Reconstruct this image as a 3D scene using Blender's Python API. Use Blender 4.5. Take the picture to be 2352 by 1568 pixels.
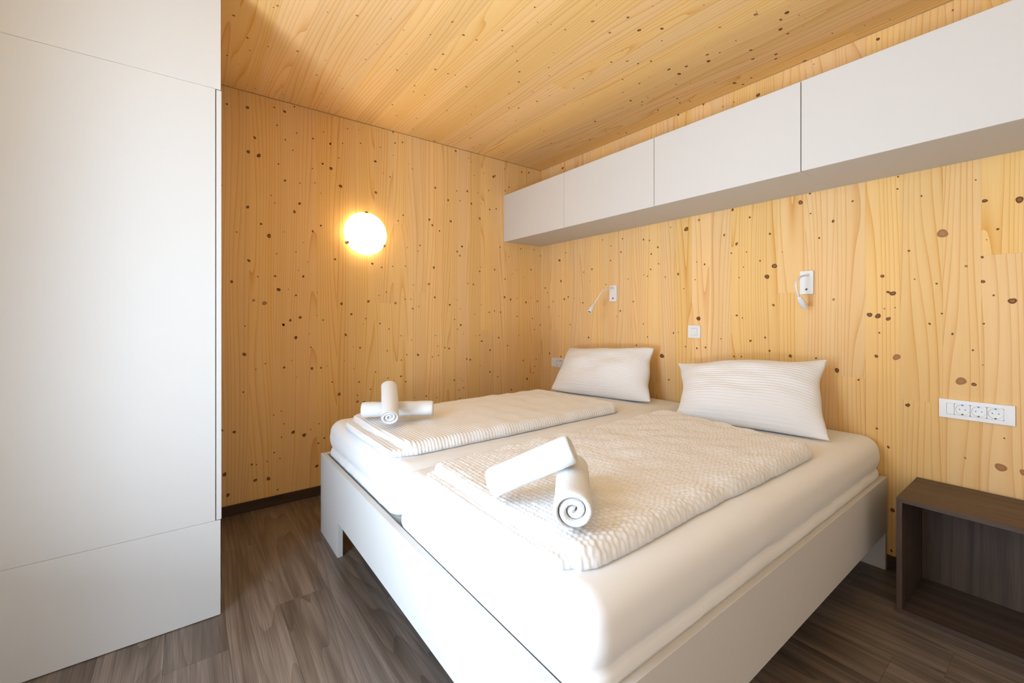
import bpy, bmesh, math, random
import numpy as np
from mathutils import Vector, Matrix

# ------------------------------------------------------------------ clear
for o in list(bpy.data.objects):
    bpy.data.objects.remove(o, do_unlink=True)
SC = bpy.context.scene
COL = SC.collection
rnd = random.Random(7)

# ------------------------------------------------------------------ camera
CAM_LOC = (2.977, -2.574, 1.15)
cd = bpy.data.cameras.new('camera')
cam = bpy.data.objects.new('camera', cd)
COL.objects.link(cam)
cam.location = CAM_LOC
cam.rotation_euler = (math.radians(90), 0, math.atan2(0.7988, 0.6021))
cd.sensor_width = 36.0
cd.lens = 36.0 * 987.0 / 2352.0
cd.shift_y = -56.0 / 2352.0
cd.clip_start = 0.02
SC.camera = cam

# ------------------------------------------------------------------ world, daylight, exposure
world = bpy.data.worlds.new('sky')
SC.world = world
world.use_nodes = True
bgn = world.node_tree.nodes['Background']
bgn.inputs[0].default_value = (0.80, 0.90, 1.0, 1)
bgn.inputs[1].default_value = 1.0

WIN = (1.62, 2.48, 0.06, 2.44)            # unseen window opening, pane left out: x0, x1, z0, z1
NEAR_Y = -3.26
NEAR_T = 0.12                              # thickness of the near wall
def area(name, size, size_y, energy, color, loc, tilt):
    """rectangular light outside the house shining into the room (+y); tilt < 0 aims it downwards"""
    d = bpy.data.lights.new(name, 'AREA')
    d.shape = 'RECTANGLE'
    d.size, d.size_y, d.energy, d.color = size, size_y, energy, color
    o = bpy.data.objects.new(name, d)
    COL.objects.link(o)
    o.location = loc
    o.rotation_euler = (math.radians(90 + tilt), 0, 0)
    return o
WCX = (WIN[0] + WIN[1]) / 2
area('sky_daylight', WIN[1] - WIN[0], WIN[3] - WIN[2] - .4, 65.0, (0.555, 0.755, 1.0), (WCX, NEAR_Y - NEAR_T - .30, 1.18), -12)
area('ceiling_uplight', WIN[1] - WIN[0], 0.7, 70.0, (0.72, 0.85, 1.0), (WCX, NEAR_Y - NEAR_T - .25, 0.50), 72)  # added uplight, set low outside the window to brighten the ceiling
# added warm fill light, in a made-up doorway behind the camera
FILL_DOORWAY = (2.95, 3.85, 0.0, 2.05)
area('warm_fill_light', FILL_DOORWAY[1] - FILL_DOORWAY[0], FILL_DOORWAY[3] - FILL_DOORWAY[2], 10.0, (1.0, 0.80, 0.60), ((FILL_DOORWAY[0] + FILL_DOORWAY[1]) / 2, NEAR_Y - NEAR_T - 0.02, (FILL_DOORWAY[2] + FILL_DOORWAY[3]) / 2), 0)
LAMP_EMIT = 27.0

vs = SC.view_settings
vs.view_transform = 'Standard'
vs.look = 'None'
vs.gamma = 1.0
vs.use_curve_mapping = False
vs.exposure = 0.0
SC.cycles.use_denoising = True
SC.cycles.max_bounces = 5
SC.cycles.diffuse_bounces = 4
SC.cycles.use_adaptive_sampling = True
SC.cycles.adaptive_threshold = 0.15
SC.cycles.sample_clamp_indirect = 6.0

# ------------------------------------------------------------------ node helpers
def new_mat(name):
    m = bpy.data.materials.new(name)
    m.use_nodes = True
    nt = m.node_tree
    b = nt.nodes['Principled BSDF']
    return m, nt, b

def N(nt, kind, **kw):
    n = nt.nodes.new(kind)
    for k, v in kw.items():
        setattr(n, k, v)
    return n

def L(nt, a, b):
    nt.links.new(a, b)

def MATH(nt, op, a, b=None, c=None, clamp=False):
    n = N(nt, 'ShaderNodeMath', operation=op, use_clamp=clamp)
    for i, v in enumerate((a, b, c)):
        if v is None:
            continue
        if isinstance(v, (int, float)):
            n.inputs[i].default_value = v
        else:
            L(nt, v, n.inputs[i])
    return n.outputs[0]

def MIX(nt, fac, a, b, blend='MIX'):
    n = N(nt, 'ShaderNodeMix', data_type='RGBA', blend_type=blend)
    for s, v in ((n.inputs[0], fac), (n.inputs[6], a), (n.inputs[7], b)):
        if isinstance(v, (int, float)):
            s.default_value = v
        elif isinstance(v, tuple):
            s.default_value = (v[0], v[1], v[2], 1)
        else:
            L(nt, v, s)
    return n.outputs[2]

def srgb(r, g, b):
    f = lambda c: ((c / 255.0 + 0.055) / 1.055) ** 2.4 if c > 10 else c / 255.0 / 12.92
    return (f(r), f(g), f(b))

def plain(name, col, rough=0.5, spec=0.4, bump=0.0, bscale=300.0):
    m, nt, b = new_mat(name)
    b.inputs['Base Color'].default_value = (*col, 1)
    b.inputs['Roughness'].default_value = rough
    b.inputs['Specular IOR Level'].default_value = spec
    if bump:
        tc = N(nt, 'ShaderNodeTexCoord')
        no = N(nt, 'ShaderNodeTexNoise')
        no.inputs['Scale'].default_value = bscale
        no.inputs['Detail'].default_value = 3
        L(nt, tc.outputs['Object'], no.inputs['Vector'])
        bp = N(nt, 'ShaderNodeBump')
        bp.inputs['Strength'].default_value = bump
        bp.inputs['Distance'].default_value = 0.002
        L(nt, no.outputs['Fac'], bp.inputs['Height'])
        L(nt, bp.outputs[0], b.inputs['Normal'])
    return m

def wood(name, light, dark, line, rings=11.0, across=5.5, along=0.55, tone=0.16, lines=0.55,
         rough=0.55, spec=0.3, fibre=0.10, line_pow=7.0, drift=2.2, bump=0.0, tint=None, saw=0.0, cloud=0.0):
    """Wood cut along local Z, seen across local X: growth rings as contour lines of a stretched noise."""
    m, nt, b = new_mat(name)
    tc = N(nt, 'ShaderNodeTexCoord')
    oi = N(nt, 'ShaderNodeObjectInfo')
    r = oi.outputs['Random']
    off = N(nt, 'ShaderNodeCombineXYZ')
    L(nt, MATH(nt, 'MULTIPLY', r, 53.0), off.inputs[0])
    L(nt, MATH(nt, 'MULTIPLY', r, 17.0), off.inputs[1])
    L(nt, MATH(nt, 'MULTIPLY', r, 211.0), off.inputs[2])
    add = N(nt, 'ShaderNodeVectorMath', operation='ADD')
    L(nt, tc.outputs['Object'], add.inputs[0])
    L(nt, off.outputs[0], add.inputs[1])
    mp = N(nt, 'ShaderNodeMapping')
    mp.inputs['Scale'].default_value = (across, across, along)
    L(nt, add.outputs[0], mp.inputs['Vector'])
    n1 = N(nt, 'ShaderNodeTexNoise')
    n1.inputs['Scale'].default_value = 1.0
    n1.inputs['Detail'].default_value = 1.2
    n1.inputs['Roughness'].default_value = 0.42
    L(nt, mp.outputs[0], n1.inputs['Vector'])
    # ring phase: noise field plus a steady drift across the board
    sx = N(nt, 'ShaderNodeSeparateXYZ')
    L(nt, add.outputs[0], sx.inputs[0])
    ph = MATH(nt, 'ADD', MATH(nt, 'MULTIPLY', n1.outputs['Fac'], rings), MATH(nt, 'MULTIPLY', sx.outputs[0], rings * drift))
    fr = MATH(nt, 'FRACT', ph)
    ln = MATH(nt, 'POWER', fr, line_pow)
    # soft broad bands
    n2 = N(nt, 'ShaderNodeTexNoise')
    n2.inputs['Scale'].default_value = 1.0
    n2.inputs['Detail'].default_value = 1
    mp2 = N(nt, 'ShaderNodeMapping')
    mp2.inputs['Scale'].default_value = (26, 26, 0.5)
    L(nt, add.outputs[0], mp2.inputs['Vector'])
    L(nt, mp2.outputs[0], n2.inputs['Vector'])
    # fibres
    n3 = N(nt, 'ShaderNodeTexNoise')
    n3.inputs['Scale'].default_value = 1.0
    n3.inputs['Detail'].default_value = 0
    mp3 = N(nt, 'ShaderNodeMapping')
    mp3.inputs['Scale'].default_value = (420, 420, 7)
    L(nt, add.outputs[0], mp3.inputs['Vector'])
    L(nt, mp3.outputs[0], n3.inputs['Vector'])
    c = MIX(nt, MATH(nt, 'MULTIPLY', n2.outputs['Fac'], 0.9), light, dark)
    if cloud:
        n4 = N(nt, 'ShaderNodeTexNoise')
        n4.inputs['Scale'].default_value = 1.0
        n4.inputs['Detail'].default_value = 2
        mp4 = N(nt, 'ShaderNodeMapping')
        mp4.inputs['Scale'].default_value = (24, 24, 1.5)
        L(nt, add.outputs[0], mp4.inputs['Vector'])
        L(nt, mp4.outputs[0], n4.inputs['Vector'])
        cl = MATH(nt, 'MULTIPLY', MATH(nt, 'SUBTRACT', n4.outputs['Fac'], 0.38, clamp=True), cloud * 2.2, clamp=True)
        c = MIX(nt, cl, c, line)
    fad = MATH(nt, 'MULTIPLY_ADD', n2.outputs['Fac'], 1.1, 0.1, clamp=True)
    c = MIX(nt, MATH(nt, 'MULTIPLY', MATH(nt, 'MULTIPLY', ln, lines), fad), c, line)
    c = MIX(nt, MATH(nt, 'MULTIPLY', n3.outputs['Fac'], fibre), c, line)
    if saw:
        ws = MATH(nt, 'SINE', MATH(nt, 'MULTIPLY', sx.outputs[2], 900.0))
        ws = MATH(nt, 'MULTIPLY', MATH(nt, 'MULTIPLY_ADD', ws, 0.5, 0.5), MATH(nt, 'MULTIPLY', n2.outputs['Fac'], saw))
        c = MIX(nt, ws, c, light)
    # board to board tone
    hs = N(nt, 'ShaderNodeHueSaturation')
    L(nt, c, hs.inputs['Color'])
    L(nt, MATH(nt, 'MULTIPLY_ADD', r, tone, 1.0 - tone * 0.5), hs.inputs['Value'])
    r2 = MATH(nt, 'FRACT', MATH(nt, 'MULTIPLY', r, 13.7))
    L(nt, MATH(nt, 'MULTIPLY_ADD', r2, 0.10, 0.95), hs.inputs['Saturation'])
    L(nt, MATH(nt, 'MULTIPLY_ADD', r2, 0.004, 0.498), hs.inputs['Hue'])
    L(nt, hs.outputs[0], b.inputs['Base Color'])
    b.inputs['Roughness'].default_value = rough
    b.inputs['Specular IOR Level'].default_value = spec
    if bump:
        bp = N(nt, 'ShaderNodeBump')
        bp.inputs['Strength'].default_value = bump
        bp.inputs['Distance'].default_value = 0.001
        L(nt, n3.outputs['Fac'], bp.inputs['Height'])
        L(nt, bp.outputs[0], b.inputs['Normal'])
    return m

def cloth(name, col, scale=900.0, strength=0.3, sheen=0.2, dist=0.0015):
    m, nt, b = new_mat(name)
    b.inputs['Base Color'].default_value = (*col, 1)
    b.inputs['Roughness'].default_value = 0.92
    b.inputs['Specular IOR Level'].default_value = 0.15
    b.inputs['Sheen Weight'].default_value = sheen
    tc = N(nt, 'ShaderNodeTexCoord')
    no = N(nt, 'ShaderNodeTexNoise')
    no.inputs['Scale'].default_value = scale
    no.inputs['Detail'].default_value = 1
    L(nt, tc.outputs['Object'], no.inputs['Vector'])
    bp = N(nt, 'ShaderNodeBump')
    bp.inputs['Strength'].default_value = strength
    bp.inputs['Distance'].default_value = dist
    L(nt, no.outputs['Fac'], bp.inputs['Height'])
    L(nt, bp.outputs[0], b.inputs['Normal'])
    return m

M = {}
M['spruce'] = wood('spruce_panel', (0.88, 0.612, 0.298), (0.845, 0.528, 0.212), (0.65, 0.272, 0.048), rings=15.0, across=5.2, along=0.38,
                   tone=0.085, lines=0.95, fibre=0.16, line_pow=6.0, drift=2.9)
M['spruce_wall'] = M['spruce']
M['floor'] = wood('floor_oak', (0.42, 0.335, 0.275), (0.200, 0.150, 0.118), (0.055, 0.038, 0.028), rings=13, across=6.0,
                  along=0.55, tone=0.26, lines=0.70, rough=0.36, spec=0.5, fibre=0.75, line_pow=2.6, drift=1.6, bump=0.12, cloud=0.95)
M['night'] = wood('nightstand_oak', (0.185, 0.118, 0.080), (0.085, 0.055, 0.042), (0.022, 0.015, 0.013), rings=6, across=9,
                  along=0.35, tone=0.06, lines=0.5, rough=0.45, spec=0.3, fibre=0.60, line_pow=3.0, bump=0.12, cloud=0.7)
M['floor_base'] = plain('floor_underlay', (0.02, 0.015, 0.012), 0.9)
M['baseboard'] = wood('baseboard_oak', (0.105, 0.066, 0.047), (0.070, 0.043, 0.032), (0.030, 0.02, 0.015), rings=8, across=8,
                      along=0.5, tone=0.1, lines=0.5, rough=0.5, fibre=0.3, line_pow=3.5)
M['white'] = plain('white_laminate', (0.64, 0.615, 0.585), 0.38, 0.4)
M['white_dull'] = plain('white_laminate_carcass', (0.62, 0.59, 0.55), 0.45, 0.35)
M['plastic'] = plain('white_plastic', (0.80, 0.79, 0.78), 0.3, 0.5)
M['dark'] = plain('black_plastic', (0.015, 0.013, 0.012), 0.4)
M['metal'] = plain('grey_metal', (0.30, 0.27, 0.22), 0.3)
M['metal'].node_tree.nodes['Principled BSDF'].inputs['Metallic'].default_value = 1.0
M['brass'] = plain('brass_clip', (0.38, 0.25, 0.08), 0.35)
M['brass'].node_tree.nodes['Principled BSDF'].inputs['Metallic'].default_value = 0.8
M['sheet'] = cloth('white_sheet', (0.83, 0.82, 0.81), 60, 0.06, 0.1, 0.004)
M['duvet'] = cloth('white_seersucker', (0.83, 0.82, 0.815), 420, 0.28, 0.2)
M['towel'] = cloth('white_terry', (0.85, 0.845, 0.84), 620, 0.8, 0.35, 0.003)
M['slat'] = plain('grey_bed_slat', (0.42, 0.42, 0.43), 0.7)
M['plaster'] = plain('white_plaster', (0.86, 0.84, 0.80), 0.8, 0.2)
M['wallplain'] = plain('plain_spruce_wall', (0.80, 0.54, 0.27), 0.6, 0.3)

def knot_material():
    m, nt, b = new_mat('spruce_knot')
    at = N(nt, 'ShaderNodeAttribute', attribute_name='knot')
    no = N(nt, 'ShaderNodeTexNoise')
    no.inputs['Scale'].default_value = 350
    tc = N(nt, 'ShaderNodeTexCoord')
    L(nt, tc.outputs['Object'], no.inputs['Vector'])
    c = MIX(nt, MATH(nt, 'MULTIPLY', no.outputs['Fac'], 0.3), at.outputs['Color'], (0.14, 0.06, 0.02))
    L(nt, c, b.inputs['Base Color'])
    b.inputs['Roughness'].default_value = 0.6
    b.inputs['Specular IOR Level'].default_value = 0.2
    return m
M['knot'] = knot_material()

def lamp_material():
    m, nt, b = new_mat('lit_frosted_glass')
    b.inputs['Base Color'].default_value = (0.85, 0.80, 0.72, 1)
    b.inputs['Roughness'].default_value = 0.25
    b.inputs['Emission Color'].default_value = (1.0, 0.75, 0.44, 1)
    tc = N(nt, 'ShaderNodeTexCoord')
    sp = N(nt, 'ShaderNodeSeparateXYZ')
    L(nt, tc.outputs['Object'], sp.inputs[0])
    t = MATH(nt, 'MULTIPLY', MATH(nt, 'SUBTRACT', sp.outputs[0], 0.034), 1 / 0.058, clamp=True)
    L(nt, MATH(nt, 'MULTIPLY_ADD', MATH(nt, 'POWER', t, 1.5), LAMP_EMIT, 6.5), b.inputs['Emission Strength'])
    return m
M['lamp'] = lamp_material()

def matte(m):
    """plain diffuse shading for surfaces without any visible gloss"""
    nt = m.node_tree
    b = nt.nodes['Principled BSDF']
    d = N(nt, 'ShaderNodeBsdfDiffuse')
    for src, dst in (('Base Color', 'Color'), ('Normal', 'Normal')):
        if b.inputs[src].links:
            L(nt, b.inputs[src].links[0].from_socket, d.inputs[dst])
        elif src == 'Base Color':
            d.inputs[dst].default_value = b.inputs[src].default_value
    L(nt, d.outputs[0], nt.nodes['Material Output'].inputs['Surface'])
    nt.nodes.remove(b)
for k in ('spruce', 'white', 'white_dull', 'sheet', 'duvet', 'towel', 'slat', 'plaster', 'wallplain', 'floor_base', 'baseboard'):
    matte(M[k])

# ------------------------------------------------------------------ object helpers
def link(name, me, mat=None, parent=None, loc=None, rot=None):
    o = bpy.data.objects.new(name, me)
    COL.objects.link(o)
    if mat and me is not None and len(me.materials) == 0:
        me.materials.append(M[mat])
    if parent:
        o.parent = parent
    if loc:
        o.location = loc
    if rot:
        o.rotation_euler = rot
    return o

def tag(o, label=None, cat=None, group=None, kind=None):
    for k, v in (('label', label), ('category', cat), ('group', group), ('kind', kind)):
        if v:
            o[k] = v
    return o

def thing(name, label, cat, loc=(0, 0, 0), group=None, kind=None):
    o = bpy.data.objects.new(name, None)
    COL.objects.link(o)
    o.location = loc
    o.empty_display_size = 0.1
    return tag(o, label, cat, group, kind)

def box_bm(bm, x0, x1, y0, y1, z0, z1, bev=0.0, seg=2):
    r = bmesh.ops.create_cube(bm, size=1.0)
    vs_ = r['verts']
    for v in vs_:
        v.co = Vector((x0 + (v.co.x + .5) * (x1 - x0), y0 + (v.co.y + .5) * (y1 - y0), z0 + (v.co.z + .5) * (z1 - z0)))
    if bev:
        es = list({e for v in vs_ for e in v.link_edges})
        bmesh.ops.bevel(bm, geom=es, offset=bev, segments=seg, affect='EDGES', profile=0.5)

def bm_mesh(name, bm, smooth=False):
    me = bpy.data.meshes.new(name)
    bm.normal_update()
    bm.to_mesh(me)
    bm.free()
    if smooth:
        for p in me.polygons:
            p.use_smooth = True
    return me

def box(name, b, mat, parent=None, bev=0.0, seg=2, base=(0, 0, 0)):
    """b in world coordinates; mesh origin at the parent's base."""
    bm = bmesh.new()
    box_bm(bm, b[0] - base[0], b[1] - base[0], b[2] - base[1], b[3] - base[1], b[4] - base[2], b[5] - base[2], bev, seg)
    return link(name, bm_mesh(name, bm), mat, parent)

def np_mesh(name, co, faces, smooth=True):
    me = bpy.data.meshes.new(name)
    me.from_pydata([tuple(c) for c in co], [], [tuple(int(i) for i in f) for f in faces])
    me.update()
    if smooth:
        me.polygons.foreach_set('use_smooth', [True] * len(me.polygons))
    return me

def tube(name, pts, r, mat, parent=None, n=12, samples=40, caps=True):
    """smooth tube through pts (Catmull-Rom); r may be a number or a list matching pts"""
    P = [Vector(p) for p in pts]
    rr = r if isinstance(r, (list, tuple)) else [r] * len(P)
    path, rad = [], []
    m = len(P) - 1
    for i in range(samples + 1):
        t = i / samples * m
        k = min(int(t), m - 1)
        f = t - k
        p0, p1, p2, p3 = P[max(k - 1, 0)], P[k], P[k + 1], P[min(k + 2, m)]
        path.append(0.5 * ((2 * p1) + (p2 - p0) * f + (2 * p0 - 5 * p1 + 4 * p2 - p3) * f * f + (3 * p1 - p0 - 3 * p2 + p3) * f ** 3))
        rad.append(rr[k] * (1 - f) + rr[k + 1] * f)
    co, fa = [], []
    up = Vector((0.3, 0.5, 0.81))
    for i, p in enumerate(path):
        t = (path[min(i + 1, samples)] - path[max(i - 1, 0)]).normalized()
        a = t.cross(up).normalized()
        b = t.cross(a).normalized()
        for j in range(n):
            an = 2 * math.pi * j / n
            co.append(p + (a * math.cos(an) + b * math.sin(an)) * rad[i])
    for i in range(samples):
        for j in range(n):
            fa.append((i * n + j, i * n + (j + 1) % n, (i + 1) * n + (j + 1) % n, (i + 1) * n + j))
    if caps:
        fa.append(tuple(range(n))[::-1])
        fa.append(tuple(samples * n + j for j in range(n)))
    return link(name, np_mesh(name, co, fa), mat, parent)

def lathe(name, prof, mat, parent, origin, axis, n=48, smooth=True):
    """prof: list of (radius, height along axis)"""
    axis = Vector(axis).normalized()
    a = axis.orthogonal().normalized()
    b = axis.cross(a)
    co, fa = [], []
    for (r, h) in prof:
        for j in range(n):
            an = 2 * math.pi * j / n
            co.append(Vector(origin) + axis * h + (a * math.cos(an) + b * math.sin(an)) * r)
    for i in range(len(prof) - 1):
        for j in range(n):
            fa.append((i * n + j, i * n + (j + 1) % n, (i + 1) * n + (j + 1) % n, (i + 1) * n + j))
    fa.append(tuple(range(n))[::-1])
    fa.append(tuple((len(prof) - 1) * n + j for j in range(n)))
    me = np_mesh(name, co, fa, smooth)
    return link(name, me, mat, parent)

def wob(seed, k=6, lo=2.0, hi=9.0):
    """cheap smooth 2-D noise of about unit amplitude"""
    g = np.random.RandomState(seed)
    a = g.uniform(0, 2 * np.pi, k); fq = g.uniform(lo, hi, k); ph = g.uniform(0, 2 * np.pi, k)
    def f(x, y):
        s = 0
        for i in range(k):
            s = s + np.sin((x * np.cos(a[i]) + y * np.sin(a[i])) * fq[i] * 2 * np.pi + ph[i])
        return s / math.sqrt(k)
    return f

# ================================================================== SETTING
H = 2.486
RX = 3.95
T = 0.012                                   # board thickness

_board_cache = {}
def board_mesh(w, l, t, bev):
    key = (round(w, 4), round(l, 4), t, bev)
    if key not in _board_cache:
        bm = bmesh.new()
        box_bm(bm, -w / 2, w / 2, 0, t, 0, l, bev, 1)
        _board_cache[key] = bm_mesh('board', bm)
    return _board_cache[key]

# ---- floor of long planks
fl = box('floor', (-0.05, RX + .05, NEAR_Y - .05, 0.05, -0.06, -0.0105), 'floor_base')
tag(fl, kind='structure')
PW, PL = 0.18, 1.22
row = 0
y = -2.46 - 5 * PW
fixed = {5: 0.45, 6: 1.04, 4: 1.20}
while y < -0.001:
    y1 = min(y + PW, 0.0)
    ya = max(y, NEAR_Y)
    if y1 - ya > 0.02:
        s = fixed.get(row, rnd.uniform(0, PL)) % PL
        cuts = [0.0] + [s + k * PL for k in range(-1, 5) if 0.03 < s + k * PL < RX - .03] + [RX]
        for xa, xb in zip(cuts[:-1], cuts[1:]):
            me = board_mesh(y1 - ya - 0.0004, xb - xa - 0.0004, 0.0105, 0.0004)
            if len(me.materials) == 0:
                me.materials.append(M['floor'])
            o = link('floor_plank', me, None, fl)
            # local Z (length) -> world X, local X (width) -> world Y, face up
            o.matrix_local = Matrix(((0, 0, 1, xa + .0004), (1, 0, 0, (ya + y1) / 2), (0, 1, 0, -0.0105), (0, 0, 0, 1)))
    y += PW
    row += 1

def board_run(parent, length, height, place, seed, widths=(0.108, 0.142), split=0.35):
    g = random.Random(seed)
    p = 0.0
    while p < length - 1e-4:
        w = round(g.choice((0.112, 0.118, 0.125, 0.132, 0.138)), 3)
        if length - (p + w) < 0.05:
            w = length - p
        cuts = [0.0, height]
        if g.random() < split:
            cuts = [0.0, round(g.uniform(0.25, 0.8) * height, 2), height]
        for a, b_ in zip(cuts[:-1], cuts[1:]):
            me = board_mesh(w - 0.0002, b_ - a - 0.0002, T, 0.0)
            if len(me.materials) == 0:
                me.materials.append(M['spruce'])
            o = link('board', me, None, parent)
            o.matrix_local = place(p + w / 2, a)
        p += w

# ---- left wall (x = 0), far wall (y = 0), ceiling (z = H): edge-glued spruce panels
wl = box('wall_left', (-0.09, -T - .0005, NEAR_Y, 0.09, -0.02, H + .09), 'wallplain')
tag(wl, kind='structure')
board_run(wl, -NEAR_Y, H - .003, lambda p, a: Matrix(((0, -1, 0, 0), (-1, 0, 0, -p), (0, 0, 1, a), (0, 0, 0, 1))), 11, split=0.4)
wf = box('wall_far', (0.0, RX, T + .0005, 0.09, -0.02, H + .09), 'wallplain')
tag(wf, kind='structure')
board_run(wf, RX, H - .003, lambda p, a: Matrix(((1, 0, 0, p), (0, 1, 0, 0), (0, 0, 1, a), (0, 0, 0, 1))), 23, split=0.4)
ce = box('ceiling', (0.0, RX, NEAR_Y, 0.0, H + T + .0005, H + .10), 'wallplain')
tag(ce, kind='structure')
board_run(ce, -NEAR_Y, RX, lambda p, a: Matrix(((0, 0, 1, a), (1, 0, 0, -p), (0, 1, 0, H), (0, 0, 0, 1))), 37, split=0.6)
wr = box('wall_right', (RX, RX + .09, NEAR_Y, 0.09, -0.02, H + .09), 'plaster')
tag(wr, kind='structure')
# near wall behind the camera with the paneless window and the opening added for the fill light
bm = bmesh.new()
for b_ in ((-.09, WIN[0], 0, H), (WIN[1], FILL_DOORWAY[0], 0, H), (FILL_DOORWAY[1], RX + .09, 0, H), (FILL_DOORWAY[0], FILL_DOORWAY[1], FILL_DOORWAY[3], H), (WIN[0], WIN[1], 0, WIN[2]), (WIN[0], WIN[1], WIN[3], H)):
    box_bm(bm, b_[0], b_[1], NEAR_Y - NEAR_T, NEAR_Y, b_[2], b_[3])
wn = link('wall_near', bm_mesh('wall_near', bm), 'plaster')
tag(wn, kind='structure')
wi = thing('window_1', None, None, ((WIN[0] + WIN[1]) / 2, NEAR_Y - .07, WIN[2]), kind='structure')
bs = tuple(wi.location)
fw = 0.05
for b_ in ((WIN[0], WIN[0] + fw, WIN[2], WIN[3]), (WIN[1] - fw, WIN[1], WIN[2], WIN[3]), (WIN[0] + fw, WIN[1] - fw, WIN[2], WIN[2] + fw), (WIN[0] + fw, WIN[1] - fw, WIN[3] - fw, WIN[3])):
    box('window_frame', (b_[0], b_[1], NEAR_Y - .10, NEAR_Y - .04, b_[2], b_[3]), 'white', wi, 0.003, 1, bs)

# ---- knots of the panels: flush round pieces in the boards, too many and small to lift out one by one
def knots(name, s, place, parent, seed):
    g = random.Random(seed)
    co, fa, col = [], [], []
    n = 14
    for t in s.split():
        pale = t.endswith('p')
        a, b_, r = [float(v) for v in t.rstrip('p').split(',')]
        a /= 1000; b_ /= 1000; r /= 1000
        r *= 0.86
        st = g.uniform(0.8, 1.0); ang = g.uniform(0, math.pi)
        ph = [g.uniform(0, 6.28) for _ in range(3)]
        big = r > 0.0045
        if pale:
            core, rim = (0.46, 0.23, 0.095), (0.40, 0.175, 0.062)
        elif big:
            v = g.uniform(0.8, 1.5)
            core, rim = (0.25 * v, 0.105 * v, 0.034 * v), (0.125, 0.047, 0.014)
        else:
            core, rim = (0.15, 0.058, 0.016), (0.30, 0.125, 0.035)
        c0 = len(co)
        co.append(place(a, b_)); col.append((*core, 1))
        for k, (f, c, al) in enumerate(((0.5, core, 1), (0.84, rim, 1), (1.02, rim, 1), (1.22, (0.66, 0.36, 0.11), 1))):
            for j in range(n):
                an = 2 * math.pi * j / n
                w = 1 + 0.10 * math.sin(2 * an + ph[0]) + 0.06 * math.sin(3 * an + ph[1])
                x_ = math.cos(an) * r * f * w
                y_ = math.sin(an) * r * f * w * st
                xr = x_ * math.cos(ang) - y_ * math.sin(ang)
                yr = x_ * math.sin(ang) + y_ * math.cos(ang)
                co.append(place(a + xr, b_ + yr)); col.append((*c, al))
        for j in range(n):
            fa.append((c0, c0 + 1 + j, c0 + 1 + (j + 1) % n))
        for k in range(3):
            for j in range(n):
                p, q = c0 + 1 + k * n + j, c0 + 1 + k * n + (j + 1) % n
                fa.append((p, p + n, q + n, q))
    me = np_mesh(name, co, fa, False)
    ca = me.color_attributes.new('knot', 'FLOAT_COLOR', 'POINT')
    ca.data.foreach_set('color', [v for c in col for v in c])
    o = link(name, me, 'knot', parent)
    tag(o, kind='stuff')
    return o
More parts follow.
